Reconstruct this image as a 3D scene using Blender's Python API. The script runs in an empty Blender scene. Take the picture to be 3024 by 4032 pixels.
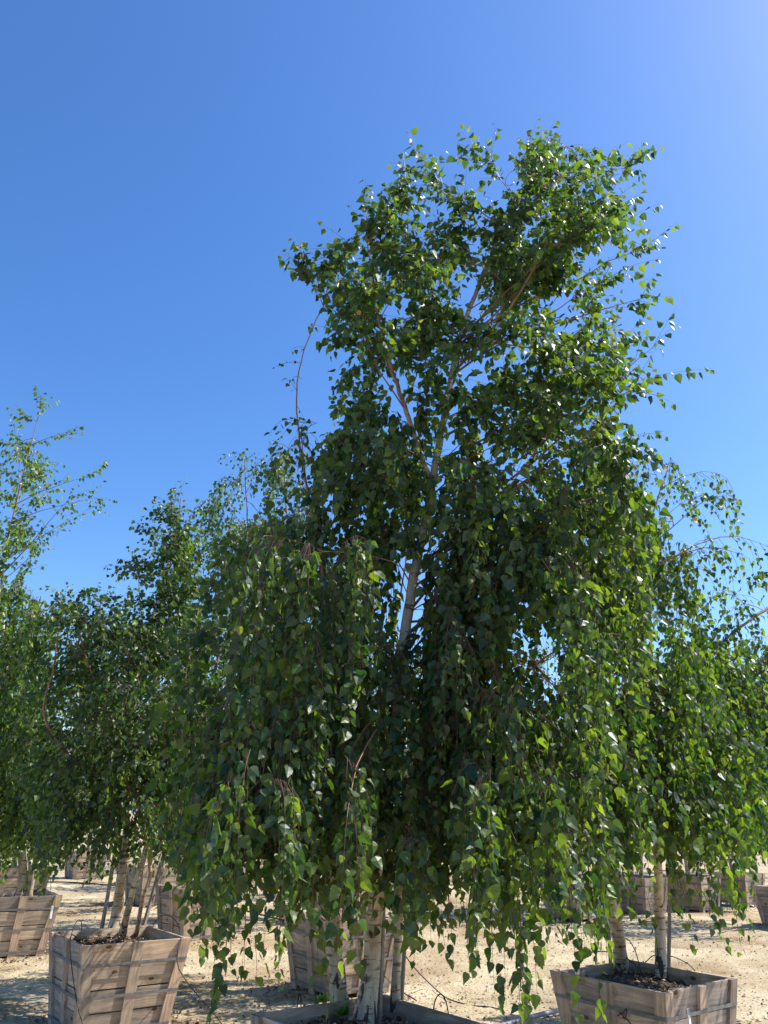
import bpy, math, random
import numpy as np
from mathutils import Vector, Matrix

random.seed(7)
rng = np.random.default_rng(11)
sc = bpy.context.scene
col = sc.collection
R = math.radians

# ------------------------------------------------------------------ camera
PITCH, ROLL, CAMH, F = R(22.58), R(1.43), 1.6, 2912.0
cp, sp, cr, sr = math.cos(PITCH), math.sin(PITCH), math.cos(ROLL), math.sin(ROLL)
FWD = np.array([0, cp, sp]); R0 = np.array([1.0, 0, 0]); U0 = np.array([0, -sp, cp])
RIGHT = cr * R0 + sr * U0
UP = cr * U0 - sr * R0
CAM = np.array([0, 0, CAMH])
cam = bpy.data.cameras.new('camera')
cam.sensor_fit = 'VERTICAL'; cam.sensor_height = 36.0; cam.sensor_width = 27.0
cam.lens = F / 4032 * 36.0
cam.clip_start = 0.05; cam.clip_end = 12000
camo = bpy.data.objects.new('camera', cam); col.objects.link(camo)
m = Matrix([[RIGHT[0], UP[0], -FWD[0], 0], [RIGHT[1], UP[1], -FWD[1], 0], [RIGHT[2], UP[2], -FWD[2], CAMH], [0, 0, 0, 1]])
camo.matrix_world = m
sc.camera = camo

# ------------------------------------------------------------------ sky and sun
SUN_AZ, SUN_EL = 77.0, 50.0          # azimuth clockwise from the camera's forward direction (+Y)
w = bpy.data.worlds.new('World'); sc.world = w; w.use_nodes = True
nt = w.node_tree
bg = nt.nodes['Background']
sky = nt.nodes.new('ShaderNodeTexSky'); sky.sky_type = 'NISHITA'; sky.sun_disc = False
sky.sun_elevation = R(SUN_EL); sky.sun_rotation = R(SUN_AZ)
sky.air_density = 1.0; sky.dust_density = 0.6; sky.ozone_density = 3.5; sky.altitude = 100
hs = nt.nodes.new('ShaderNodeHueSaturation'); hs.inputs['Saturation'].default_value = 1.24
hs.inputs['Value'].default_value = 1.04; hs.inputs['Hue'].default_value = 0.506
nt.links.new(sky.outputs[0], hs.inputs['Color']); nt.links.new(hs.outputs[0], bg.inputs[0])
bg.inputs[1].default_value = 0.132
sl = bpy.data.lights.new('sun', 'SUN'); sl.energy = 4.7; sl.angle = R(0.53); sl.color = (1.0, 0.95, 0.87)
so = bpy.data.objects.new('sun', sl); col.objects.link(so)
sdir = Vector((math.sin(R(SUN_AZ)) * math.cos(R(SUN_EL)), math.cos(R(SUN_AZ)) * math.cos(R(SUN_EL)), math.sin(R(SUN_EL))))
so.rotation_euler = sdir.to_track_quat('Z', 'Y').to_euler()
sc.view_settings.view_transform = 'Standard'; sc.view_settings.look = 'None'
sc.view_settings.exposure = 0.84; sc.view_settings.gamma = 1.0
sc.render.engine = 'CYCLES'
sc.cycles.max_bounces = 8; sc.cycles.transparent_max_bounces = 8
sc.cycles.use_denoising = True

def at(u, v, y):
    d = FWD + (u - 1512) / F * RIGHT - (v - 2016) / F * UP
    return CAM + d * (y / d[1])
def atz(u, v, z):
    d = FWD + (u - 1512) / F * RIGHT - (v - 2016) / F * UP
    return CAM + d * ((z - CAMH) / d[2])

# ------------------------------------------------------------------ helpers
def tag(o, label=None, cat=None, group=None, kind=None):
    if label: o['label'] = label
    if cat: o['category'] = cat
    if group: o['group'] = group
    if kind: o['kind'] = kind
    return o
def link(name, me, parent=None, loc=None):
    o = bpy.data.objects.new(name, me); col.objects.link(o)
    if parent is not None: o.parent = parent
    if loc is not None: o.location = [float(c) for c in loc]
    return o
def empty(name, loc, rz=0.0):
    o = bpy.data.objects.new(name, None); col.objects.link(o)
    o.location = [float(c) for c in loc]; o.rotation_euler = (0, 0, rz); o.empty_display_size = .2
    return o
def trimesh(name, V, T, mat, smooth=False, color=None, quads=False):
    n = 4 if quads else 3
    me = bpy.data.meshes.new(name)
    V = np.ascontiguousarray(V, dtype=np.float32); T = np.ascontiguousarray(T, dtype=np.int32)
    me.vertices.add(len(V)); me.vertices.foreach_set('co', V.ravel())
    me.loops.add(T.size); me.loops.foreach_set('vertex_index', T.ravel())
    me.polygons.add(len(T)); me.polygons.foreach_set('loop_start', np.arange(0, T.size, n, dtype=np.int32))
    if color is not None:
        a = me.attributes.new('tint', 'FLOAT_COLOR', 'POINT')
        a.data.foreach_set('color', np.ascontiguousarray(color, dtype=np.float32).ravel())
    me.update(calc_edges=True)
    me.polygons.foreach_set('use_smooth', np.full(len(T), smooth, dtype=bool))
    me.materials.append(mat)
    return me
def pymesh(name, verts, faces, mat, smooth=False, uvs=None):
    me = bpy.data.meshes.new(name); me.from_pydata([tuple(map(float, v)) for v in verts], [], faces); me.materials.append(mat)
    if uvs is not None:
        ul = me.uv_layers.new(name='UVMap')
        for i, uv in enumerate(uvs): ul.data[i].uv = uv
    me.update()
    if smooth: me.polygons.foreach_set('use_smooth', np.full(len(me.polygons), True))
    return me

# ------------------------------------------------------------------ materials
def newmat(name):
    mt = bpy.data.materials.new(name); mt.use_nodes = True
    n = mt.node_tree; b = n.nodes['Principled BSDF']
    return mt, n, b
def N(n, t, **kw):
    nd = n.nodes.new(t)
    for k, v in kw.items():
        if k in nd.inputs: nd.inputs[k].default_value = v
        else: setattr(nd, k, v)
    return nd
def ramp(n, src, stops):
    r = n.nodes.new('ShaderNodeValToRGB'); e = r.color_ramp.elements
    while len(e) < len(stops): e.new(0.5)
    for i, (p, c) in enumerate(stops):
        e[i].position = p; e[i].color = (*c, 1) if len(c) == 3 else c
    n.links.new(src, r.inputs[0]); return r
def mapping(n, src, scale, loc=None):
    mp = n.nodes.new('ShaderNodeMapping'); mp.inputs['Scale'].default_value = scale
    n.links.new(src, mp.inputs[0])
    if loc is not None: n.links.new(loc, mp.inputs['Location'])
    return mp
def mixc(n, mode, fac, a, b):
    x = n.nodes.new('ShaderNodeMix'); x.data_type = 'RGBA'; x.blend_type = mode
    for inp, val in ((0, fac), (6, a), (7, b)):
        if hasattr(val, 'is_linked') or hasattr(val, 'links'): n.links.new(val, x.inputs[inp])
        elif isinstance(val, (int, float)): x.inputs[inp].default_value = val
        else: x.inputs[inp].default_value = (*val, 1)
    return x.outputs[2]

def leaf_material():
    mt, n, b = newmat('birch_leaf')
    at_ = N(n, 'ShaderNodeAttribute', attribute_name='tint')
    geo = N(n, 'ShaderNodeNewGeometry')
    tc = N(n, 'ShaderNodeTexCoord')
    under = mixc(n, 'MIX', 0.38, at_.outputs['Color'], (0.16, 0.20, 0.13))
    base = mixc(n, 'MIX', geo.outputs['Backfacing'], at_.outputs['Color'], under)
    n.links.new(base, b.inputs['Base Color'])
    b.inputs['Roughness'].default_value = 0.42
    b.inputs['Specular IOR Level'].default_value = 0.4
    tr = n.nodes.new('ShaderNodeBsdfTranslucent')
    tcol = mixc(n, 'MULTIPLY', 1.0, at_.outputs['Color'], (2.9, 2.75, 0.65))
    n.links.new(tcol, tr.inputs[0])
    mx = n.nodes.new('ShaderNodeMixShader'); mx.inputs[0].default_value = 0.43
    out = n.nodes['Material Output']
    n.links.new(b.outputs[0], mx.inputs[1]); n.links.new(tr.outputs[0], mx.inputs[2]); n.links.new(mx.outputs[0], out.inputs[0])
    return mt

def bark_material():
    mt, n, b = newmat('birch_bark')
    at_ = N(n, 'ShaderNodeAttribute', attribute_name='tint')
    tc = N(n, 'ShaderNodeTexCoord')
    mp = mapping(n, tc.outputs['Object'], (9, 9, 60))
    n1 = N(n, 'ShaderNodeTexNoise', Scale=1.0, Detail=3.0); n.links.new(mp.outputs[0], n1.inputs['Vector'])
    len_ = ramp(n, n1.outputs[0], [(0.57, (0, 0, 0)), (0.63, (1, 1, 1))])
    mp2 = mapping(n, tc.outputs['Object'], (14, 14, 3.5))
    n2 = N(n, 'ShaderNodeTexNoise', Scale=1.0, Detail=6.0, Roughness=.65); n.links.new(mp2.outputs[0], n2.inputs['Vector'])
    patch = ramp(n, n2.outputs[0], [(0.38, (0.58, 0.50, 0.38)), (0.60, (0.34, 0.27, 0.19))])
    white = mixc(n, 'MIX', len_.outputs[0], patch.outputs[0], (0.13, 0.09, 0.06))
    # cracks near the foot: red channel carries height above the soil
    sep = n.nodes.new('ShaderNodeSeparateColor'); n.links.new(at_.outputs['Color'], sep.inputs[0])
    mp3 = mapping(n, tc.outputs['Object'], (26, 26, 5))
    n3 = N(n, 'ShaderNodeTexNoise', Scale=1.0, Detail=4.0, Distortion=.6); n.links.new(mp3.outputs[0], n3.inputs['Vector'])
    mth = N(n, 'ShaderNodeMath', operation='MULTIPLY'); n.links.new(n3.outputs[0], mth.inputs[0]); n.links.new(sep.outputs[1], mth.inputs[1])
    crack = ramp(n, mth.outputs[0], [(0.575, (0, 0, 0)), (0.60, (1, 1, 1))])
    white2 = mixc(n, 'MIX', crack.outputs[0], white, (0.035, 0.028, 0.024))
    mp4 = mapping(n, tc.outputs['Object'], (9, 9, 3.6)); vo = N(n, 'ShaderNodeTexVoronoi', Scale=1.0)
    n.links.new(mp4.outputs[0], vo.inputs['Vector'])
    sc_ = ramp(n, vo.outputs['Distance'], [(0.10, (1, 1, 1)), (0.17, (0, 0, 0))])
    white2 = mixc(n, 'MIX', sc_.outputs[0], white2, (0.045, 0.032, 0.026))
    brown = ramp(n, n2.outputs[0], [(0.3, (0.34, 0.16, 0.085)), (0.7, (0.17, 0.075, 0.045))])
    fin = mixc(n, 'MIX', sep.outputs[0], white2, brown.outputs[0])
    n.links.new(fin, b.inputs['Base Color']); b.inputs['Roughness'].default_value = .7
    bp = N(n, 'ShaderNodeBump', Strength=.5, Distance=.01); n.links.new(n2.outputs[0], bp.inputs['Height']); n.links.new(bp.outputs[0], b.inputs['Normal'])
    return mt

def twig_material():
    mt, n, b = newmat('twig_bark')
    b.inputs['Base Color'].default_value = (0.13, 0.06, 0.038, 1); b.inputs['Roughness'].default_value = .5
    return mt

def wood_material(name, c0, c1, knots=True):
    mt, n, b = newmat(name)
    uv = N(n, 'ShaderNodeUVMap'); oi = N(n, 'ShaderNodeObjectInfo')
    off = N(n, 'ShaderNodeVectorMath', operation='SCALE'); off.inputs[0].default_value = (37.0, 23.0, 11.0)
    n.links.new(oi.outputs['Random'], off.inputs['Scale'])
    mp = mapping(n, uv.outputs[0], (1, 1, 1), off.outputs[0])
    dn = N(n, 'ShaderNodeTexNoise', Scale=3.0, Detail=2.0); n.links.new(mp.outputs[0], dn.inputs['Vector'])
    ad = N(n, 'ShaderNodeVectorMath', operation='MULTIPLY_ADD'); n.links.new(dn.outputs['Color'], ad.inputs[0])
    ad.inputs[1].default_value = (0, .08, 0); n.links.new(mp.outputs[0], ad.inputs[2])
    g = mapping(n, ad.outputs[0], (2.2, 55, 1))
    gn = N(n, 'ShaderNodeTexNoise', Scale=1.0, Detail=5.0, Roughness=.6); n.links.new(g.outputs[0], gn.inputs['Vector'])
    grain = ramp(n, gn.outputs[0], [(0.3, c1), (0.55, c0), (0.75, tuple(min(1, x * 1.25) for x in c0))])
    big = N(n, 'ShaderNodeTexNoise', Scale=4.5, Detail=4.0, Roughness=.6); n.links.new(mp.outputs[0], big.inputs['Vector'])
    bigr = ramp(n, big.outputs[0], [(0.3, (0.62, 0.62, 0.64)), (0.7, (1.22, 1.15, 1.08))])
    c = mixc(n, 'MULTIPLY', 1.0, grain.outputs[0], bigr.outputs[0])
    if knots:
        km = mapping(n, mp.outputs[0], (3.6, 7.0, 1))
        vo = N(n, 'ShaderNodeTexVoronoi', Scale=1.0); vo.voronoi_dimensions = '2D'
        n.links.new(km.outputs[0], vo.inputs['Vector'])
        kr = ramp(n, vo.outputs['Distance'], [(0.07, (1, 1, 1)), (0.11, (0.15, 0.15, 0.15)), (0.17, (0.4, .4, .4)), (0.26, (0, 0, 0))])
        vs = n.nodes.new('ShaderNodeSeparateColor'); n.links.new(vo.outputs['Color'], vs.inputs[0])
        gt = N(n, 'ShaderNodeMath', operation='GREATER_THAN'); n.links.new(vs.outputs[0], gt.inputs[0]); gt.inputs[1].default_value = .68
        km2 = N(n, 'ShaderNodeMath', operation='MULTIPLY'); n.links.new(kr.outputs[0], km2.inputs[0]); n.links.new(gt.outputs[0], km2.inputs[1])
        c = mixc(n, 'MIX', km2.outputs[0], c, (0.13, 0.07, 0.04))
    # per piece tone
    pr = ramp(n, oi.outputs['Random'], [(0.0, (0.72, 0.74, 0.78)), (0.5, (1.0, 0.98, 0.96)), (1.0, (1.22, 1.12, 1.04))])
    c = mixc(n, 'MULTIPLY', 1.0, c, pr.outputs[0])
    n.links.new(c, b.inputs['Base Color']); b.inputs['Roughness'].default_value = .8
    b.inputs['Specular IOR Level'].default_value = .25
    bp = N(n, 'ShaderNodeBump', Strength=.55, Distance=.004); n.links.new(gn.outputs[0], bp.inputs['Height']); n.links.new(bp.outputs[0], b.inputs['Normal'])
    return mt

def ground_material():
    mt, n, b = newmat('dry_dirt')
    tc = N(n, 'ShaderNodeTexCoord'); ob = tc.outputs['Object']
    a = N(n, 'ShaderNodeTexNoise', Scale=0.9, Detail=8.0, Roughness=.62); n.links.new(ob, a.inputs['Vector'])
    c = ramp(n, a.outputs[0], [(0.30, (0.27, 0.21, 0.13)), (0.48, (0.43, 0.352, 0.222)), (0.70, (0.56, 0.475, 0.33))])
    bg_ = N(n, 'ShaderNodeTexNoise', Scale=.45, Detail=5.0, Roughness=.55, Distortion=.8); n.links.new(ob, bg_.inputs['Vector'])
    br_ = ramp(n, bg_.outputs[0], [(0.50, (1, 1, 1)), (0.66, (.66, .56, .47))])
    c = mixc(n, 'MULTIPLY', 1.0, c.outputs[0], br_.outputs[0])
    d = N(n, 'ShaderNodeTexNoise', Scale=26.0, Detail=6.0, Roughness=.7); n.links.new(ob, d.inputs['Vector'])
    dr = ramp(n, d.outputs[0], [(0.30, (0.76, 0.72, 0.68)), (0.52, (1.0, 1.0, 1.0)), (0.78, (1.10, 1.09, 1.07))])
    cc = mixc(n, 'MULTIPLY', 1.0, c, dr.outputs[0])
    v = N(n, 'ShaderNodeTexVoronoi', Scale=34.0); n.links.new(ob, v.inputs['Vector'])
    vr = ramp(n, v.outputs['Distance'], [(0.10, (1, 1, 1)), (0.2, (0, 0, 0))])
    msk = N(n, 'ShaderNodeTexNoise', Scale=1.7, Detail=4.0); n.links.new(ob, msk.inputs['Vector'])
    mr = ramp(n, msk.outputs[0], [(0.45, (0, 0, 0)), (0.62, (1, 1, 1))])
    mm = N(n, 'ShaderNodeMath', operation='MULTIPLY'); n.links.new(vr.outputs[0], mm.inputs[0]); n.links.new(mr.outputs[0], mm.inputs[1])
    cc = mixc(n, 'MIX', mm.outputs[0], cc, (0.15, 0.09, 0.055))
    n.links.new(cc, b.inputs['Base Color']); b.inputs['Roughness'].default_value = .95
    b.inputs['Specular IOR Level'].default_value = .15
    hgt = N(n, 'ShaderNodeMath', operation='ADD'); n.links.new(d.outputs[0], hgt.inputs[0]); n.links.new(v.outputs['Distance'], hgt.inputs[1])
    bp = N(n, 'ShaderNodeBump', Strength=.55, Distance=.015); n.links.new(hgt.outputs[0], bp.inputs['Height']); n.links.new(bp.outputs[0], b.inputs['Normal'])
    return mt

def noisy(name, c0, c1, scale, rough=.9, metal=0., spec=.3, bump=.3):
    mt, n, b = newmat(name)
    tc = N(n, 'ShaderNodeTexCoord')
    a = N(n, 'ShaderNodeTexNoise', Scale=scale, Detail=6.0, Roughness=.6); n.links.new(tc.outputs['Object'], a.inputs['Vector'])
    c = ramp(n, a.outputs[0], [(0.3, c0), (0.7, c1)]); n.links.new(c.outputs[0], b.inputs['Base Color'])
    b.inputs['Roughness'].default_value = rough; b.inputs['Metallic'].default_value = metal; b.inputs['Specular IOR Level'].default_value = spec
    bp = N(n, 'ShaderNodeBump', Strength=bump, Distance=.02); n.links.new(a.outputs[0], bp.inputs['Height']); n.links.new(bp.outputs[0], b.inputs['Normal'])
    return mt
def tinted(name, rough=.8):
    mt, n, b = newmat(name)
    at_ = N(n, 'ShaderNodeAttribute', attribute_name='tint'); n.links.new(at_.outputs['Color'], b.inputs['Base Color'])
    b.inputs['Roughness'].default_value = rough; return mt

M = dict(
    leaf=leaf_material(), bark=bark_material(), twig=twig_material(),
    board=wood_material('weathered_board', (0.49, 0.41, 0.33), (0.30, 0.24, 0.185)),
    batten=wood_material('weathered_batten', (0.45, 0.375, 0.30), (0.23, 0.18, 0.14), knots=False),
    stake=noisy('grey_stake_wood', (0.20, 0.165, 0.14), (0.32, 0.27, 0.235), 14, .85),
    ground=ground_material(),
    soil=noisy('potting_soil', (0.035, 0.024, 0.017), (0.16, 0.105, 0.065), 30, .95, bump=.9),
    strap=noisy('steel_strap', (0.13, 0.133, 0.145), (0.25, 0.255, 0.27), 22, .45, .3, .5, .05),
    black=noisy('black_poly_tube', (0.015, 0.014, 0.016), (0.035, 0.03, 0.034), 12, .45, bump=.05),
    pipe=noisy('grey_pipe', (0.20, 0.20, 0.23), (0.28, 0.27, 0.29), 5, .5, bump=.05),
    tagw=noisy('white_tag', (0.72, 0.72, 0.72), (0.82, 0.82, 0.82), 9, .4, bump=.02),
    print=noisy('tag_print', (0.06, 0.06, 0.07), (0.1, 0.1, 0.11), 9, .5, bump=.02),
    litter=tinted('dry_litter'), hill=noisy('hazed_hill_scrub', (0.10, 0.13, 0.15), (0.16, 0.19, 0.20), .004, 1.0),  # hill scrub is shifted to blue grey, distance haze put into its colour
    catkin=noisy('green_catkin', (0.12, 0.17, 0.05), (0.2, 0.25, 0.09), 90, .7),
    moss=noisy('moss', (0.045, 0.07, 0.018), (0.10, 0.12, 0.035), 60, .95), greentie=noisy('green_tie', (0.01, 0.22, 0.13), (0.01, 0.3, 0.18), 20, .4),
)

# ------------------------------------------------------------------ ground, hills
def ground_h(x, y):
    rut = sum(np.exp(-((.80 * x + .60 * y - c) / .13) ** 2) for c in (5.9, 7.3, 9.6, 11.0))
    return (-.028 * rut + .018 * np.sin(x * 1.3 + .6 * np.sin(y * .8)) + .016 * np.sin(y * 1.9 + x * .7) + .007 * np.sin(x * 5.1 + 2 * np.sin(y * 3.3)) + .006 * np.sin(y * 7.3 - x * 2.2))
def build_ground():
    near = np.arange(-9, 9.01, .1)
    far = 9 + np.cumsum(.14 * 1.18 ** np.arange(60)); far = far[far < 6000]
    xs = np.concatenate([-far[::-1], near, far])
    ny = np.arange(4, 20.01, .09); fy = 20 + np.cumsum(.14 * 1.18 ** np.arange(60)); fy = fy[fy < 6000]
    by = 4 - np.cumsum(.3 * 1.3 ** np.arange(34)); by = by[by > -3000]
    ys = np.concatenate([by[::-1], ny, fy])
    X, Y = np.meshgrid(xs, ys)
    rough = rng.normal(0, .006, X.shape) + .006 * rng.normal(0, 1, X.shape) * (rng.random(X.shape) > .92)
    fade = np.clip(1 - (np.maximum(np.abs(X) - 30, 0) + np.maximum(np.abs(Y) - 40, 0)) / 60, 0, 1)
    Z = (ground_h(X, Y) + rough) * fade
    V = np.stack([X, Y, Z], -1).reshape(-1, 3)
    a = (np.arange(len(ys) - 1)[:, None] * len(xs) + np.arange(len(xs) - 1)[None]).ravel()
    T = np.stack([a, a + 1, a + 1 + len(xs), a + len(xs)], -1)
    o = link('ground', trimesh('ground', V, T, M['ground'], True, quads=True))
    tag(o, 'dry sandy nursery ground', kind='structure')
    return o
build_ground()
def build_hills():
    th = np.radians(np.linspace(-75, 60, 150)); rows = 8
    V = []
    for j in range(rows):
        t = j / (rows - 1)
        for i, a in enumerate(th):
            d = 3600 + 1300 * t + 120 * math.sin(i * .7 + j)
            top = 230 + 270 * math.exp(-((math.degrees(a) + 31) / 17) ** 2) + 26 * math.sin(i * .31) + 13 * math.sin(i * .9 + 1)
            V.append((d * math.sin(a), d * math.cos(a), -3 + top * math.sin(t * math.pi / 2) ** 1.3 + 12 * math.sin(i * 1.7 + j * 2.3) * t))
    n = len(th)
    fs = [(j * n + i, j * n + i + 1, (j + 1) * n + i + 1, (j + 1) * n + i) for j in range(rows - 1) for i in range(n - 1)]
    o = link('hills', pymesh('hills', V, fs, M['hill'], True)); tag(o, 'far blue grey ridge of hills', kind='structure')
build_hills()

# ------------------------------------------------------------------ tubes
def tubes(P, Rd, sides=3):
    """P (N,K,3) polylines, Rd (N,K) radii -> verts, quads"""
    Nn, K, _ = P.shape
    Tn = np.gradient(P, axis=1); Tn /= np.linalg.norm(Tn, axis=2, keepdims=True) + 1e-9
    ref = np.where(np.abs(Tn[..., 2:3]) > .9, np.array([1.0, 0, 0]), np.array([0, 0, 1.0]))
    ref = np.broadcast_to(np.array([.93, .31, .18]), Tn.shape)
    A = np.cross(Tn, ref); A /= np.linalg.norm(A, axis=2, keepdims=True) + 1e-9
    B = np.cross(Tn, A)
    ang = np.arange(sides) / sides * 2 * np.pi
    V = P[:, :, None] + Rd[:, :, None, None] * (np.cos(ang)[None, None, :, None] * A[:, :, None] + np.sin(ang)[None, None, :, None] * B[:, :, None])
    idx = np.arange(Nn * K * sides).reshape(Nn, K, sides)
    a = idx[:, :-1]; b = idx[:, 1:]
    Q = np.stack([a, np.roll(a, -1, 2), np.roll(b, -1, 2), b], -1).reshape(-1, 4)
    return V.reshape(-1, 3), Q
def resample(pts, K):
    pts = np.asarray(pts, float)
    # Catmull-Rom through the points, then even spacing
    p = np.vstack([2 * pts[0] - pts[1], pts, 2 * pts[-1] - pts[-2]])
    out = []
    for i in range(1, len(p) - 2):
        t = np.linspace(0, 1, 12, endpoint=False)[:, None]
        out.append(.5 * ((2 * p[i]) + (-p[i-1] + p[i+1]) * t + (2*p[i-1] - 5*p[i] + 4*p[i+1] - p[i+2]) * t**2 + (-p[i-1] + 3*p[i] - 3*p[i+1] + p[i+2]) * t**3))
    out.append(p[-2][None]); c = np.vstack(out)
    s = np.concatenate([[0], np.cumsum(np.linalg.norm(np.diff(c, axis=0), axis=1))])
    q = np.linspace(0, s[-1], K)
    return np.stack([np.interp(q, s, c[:, k]) for k in range(3)], 1)
def tube_obj(name, pts, r, mat, parent=None, K=24, sides=8, r1=None):
    P = resample(pts, K)
    rr = np.linspace(r, r1 if r1 is not None else r, K)
    V, Q = tubes(P[None], rr[None], sides)
    off = P[0].copy()
    me = trimesh(name, V - off, Q, mat, True, quads=True)
    me2 = me
    return link(name, me2, parent, off)

# ------------------------------------------------------------------ planter boxes
W, WB, H = .885, .70, .675
def hw(z): return WB / 2 + (W - WB) / 2 * z / H
def slab(name, z0, z1, xo, xi, yo, yi, mat, vertical):
    """a piece of one (-Y) face; xo(z)=(left,right) at the outer plane, xi at the inner, yo/yi distance from the axis"""
    V = []
    for z in (z0, z1):
        a, b_ = xo(z); V += [(a, -yo(z), z), (b_, -yo(z), z)]
        a, b_ = xi(z); V += [(b_, -yi(z), z), (a, -yi(z), z)]
    Fc = [(0, 1, 5, 4), (1, 2, 6, 5), (2, 3, 7, 6), (3, 0, 4, 7), (3, 2, 1, 0), (4, 5, 6, 7)]
    uvs = []
    for f in Fc:
        for i in f:
            x, y, z = V[i]
            uvs.append((z, x + y * .3) if vertical else (x, z + y * .3))
    return pymesh(name, V, Fc, mat, uvs=uvs)
ROWS = [(.045, .205), (.209, .362), (.366, .517), (.521, .675)]
BOARDS = []
for (a, b_) in ROWS:
    vs = []
    for e in (0, .006, -.004):
        vs.append(slab('board', a, b_ - abs(e) * (b_ < .6) + (e if b_ > .6 else 0), lambda z: (-(hw(z) - .022), hw(z) - .022), lambda z: (-(hw(z) - .042), hw(z) - .042),
                   lambda z: hw(z) - .022, lambda z: hw(z) - .042, M['board'], False))
    BOARDS.append(vs)
CB_L = slab('batten', 0.0, H + .003, lambda z: (-hw(z), -hw(z) + .085), lambda z: (-hw(z) + .0215, -hw(z) + .085), lambda z: hw(z), lambda z: hw(z) - .0215, M['batten'], True)
CB_R = slab('batten', 0.0, H + .003, lambda z: (hw(z) - .085, hw(z)), lambda z: (hw(z) - .085, hw(z) - .0215), lambda z: hw(z), lambda z: hw(z) - .0215, M['batten'], True)
MB_ = slab('batten', 0.0, H - .002, lambda z: (-.04, .045), lambda z: (-.04, .045), lambda z: hw(z) - .001, lambda z: hw(z) - .0215, M['batten'], True)
def strap_mesh(zc, w_=.021):
    V = []; Fc = []
    for z in (zc - w_ / 2, zc + w_ / 2):
        for o in (.0015, .004):
            h_ = hw(z) + o
            c = .006
            V += [(-h_ + c, -h_, z), (h_ - c, -h_, z), (h_, -h_ + c, z), (h_, h_ - c, z), (h_ - c, h_, z), (-h_ + c, h_, z), (-h_, h_ - c, z), (-h_, -h_ + c, z)]
    for i in range(8):
        j = (i + 1) % 8
        Fc += [(8 + i, 8 + j, 24 + j, 24 + i), (0 + j, 0 + i, 16 + i, 16 + j), (i, j, 8 + j, 8 + i), (16 + j, 16 + i, 24 + i, 24 + j)]
    return pymesh('strap', V, Fc, M['strap'])
STRAPS = [strap_mesh(z) for z in (.085, .315, .535)]
def soil_mesh(seed):
    r = np.random.default_rng(seed); n = 22; z = .60
    s = hw(z) - .046
    g = np.linspace(-s, s, n); X, Y = np.meshgrid(g, g)
    Z = z + .02 * np.sin(X * 7 + seed) * np.sin(Y * 6) + r.normal(0, .008, X.shape)
    V = np.stack([X, Y, Z], -1).reshape(-1, 3)
    a = (np.arange(n - 1)[:, None] * n + np.arange(n - 1)[None]).ravel()
    return trimesh('soil', V, np.stack([a, a + 1, a + 1 + n, a + n], -1), M['soil'], False, quads=True)
SOIL = [soil_mesh(k) for k in range(3)]
def flakes(npts, sampler, size, seed, palette):
    r = np.random.default_rng(seed)
    P = sampler(r, npts)
    a = r.random((npts, 3)) * 2 - 1; a[:, 2] *= .35; a /= np.linalg.norm(a, axis=1, keepdims=True)
    b_ = np.cross(a, np.array([0, 0, 1.0]) + r.normal(0, .4, (npts, 3))); b_ /= np.linalg.norm(b_, axis=1, keepdims=True)
    s = size * (0.4 + r.random((npts, 1)) ** 2 * 1.1)
    V = np.stack([P - a * s, P + b_ * s * .6, P + a * s, P - b_ * s * .6 + np.array([0, 0, 1]) * s * .35], 1).reshape(-1, 3)
    i = np.arange(npts) * 4
    T = np.concatenate([np.stack([i, i + 1, i + 2], 1), np.stack([i, i + 2, i + 3], 1)])
    pal = np.array(palette); c = pal[r.integers(0, len(pal), npts)] * (0.7 + .6 * r.random((npts, 1)))
    C = np.repeat(np.concatenate([c, np.ones((npts, 1))], 1), 4, 0)
    return V, T, C
LITTER = [(.30, .20, .12), (.22, .13, .075), (.13, .075, .05), (.40, .32, .22), (.10, .06, .06), (.45, .39, .30)]
def litter_mesh(seed):
    def smp(r, n):
        s = hw(.6) - .06
        p = (r.random((n, 3)) * 2 - 1) * s; p[:, 2] = .612 + .02 * np.sin(p[:, 0] * 7 + seed) * np.sin(p[:, 1] * 6) + r.random(n) * .008
        return p
    V, T, C = flakes(700, smp, .012, 50 + seed, LITTER)
    return trimesh('leaf_litter', V, T, M['litter'], False, C)
LITM = [litter_mesh(k) for k in range(3)]
def make_box(x, y, deg, label, near=False):
    b = empty('planter_box', (x, y, -.015), R(deg))
    tag(b, label, 'planter box', 'wooden planter boxes standing in rows')
    for k in range(4):
        rz = k * math.pi / 2
        for i in range(4):
            o = link('board', BOARDS[i][random.randrange(3)], b); o.rotation_euler = (0, 0, rz + random.uniform(-.003, .003))
            j = random.uniform(-.0015, .0015); o.location = (math.sin(rz) * j, -math.cos(rz) * j, random.uniform(-.0015, .0015))
        for mme in (CB_L, CB_R, MB_):
            o = link('batten', mme, b); o.rotation_euler = (0, 0, rz)
    for s in STRAPS: link('strap', s, b)
    k = random.randrange(3)
    link('soil', SOIL[k], b)
    tag(link('leaf_litter', LITM[k], b), kind='stuff')
    return b
BOX = {}
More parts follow.
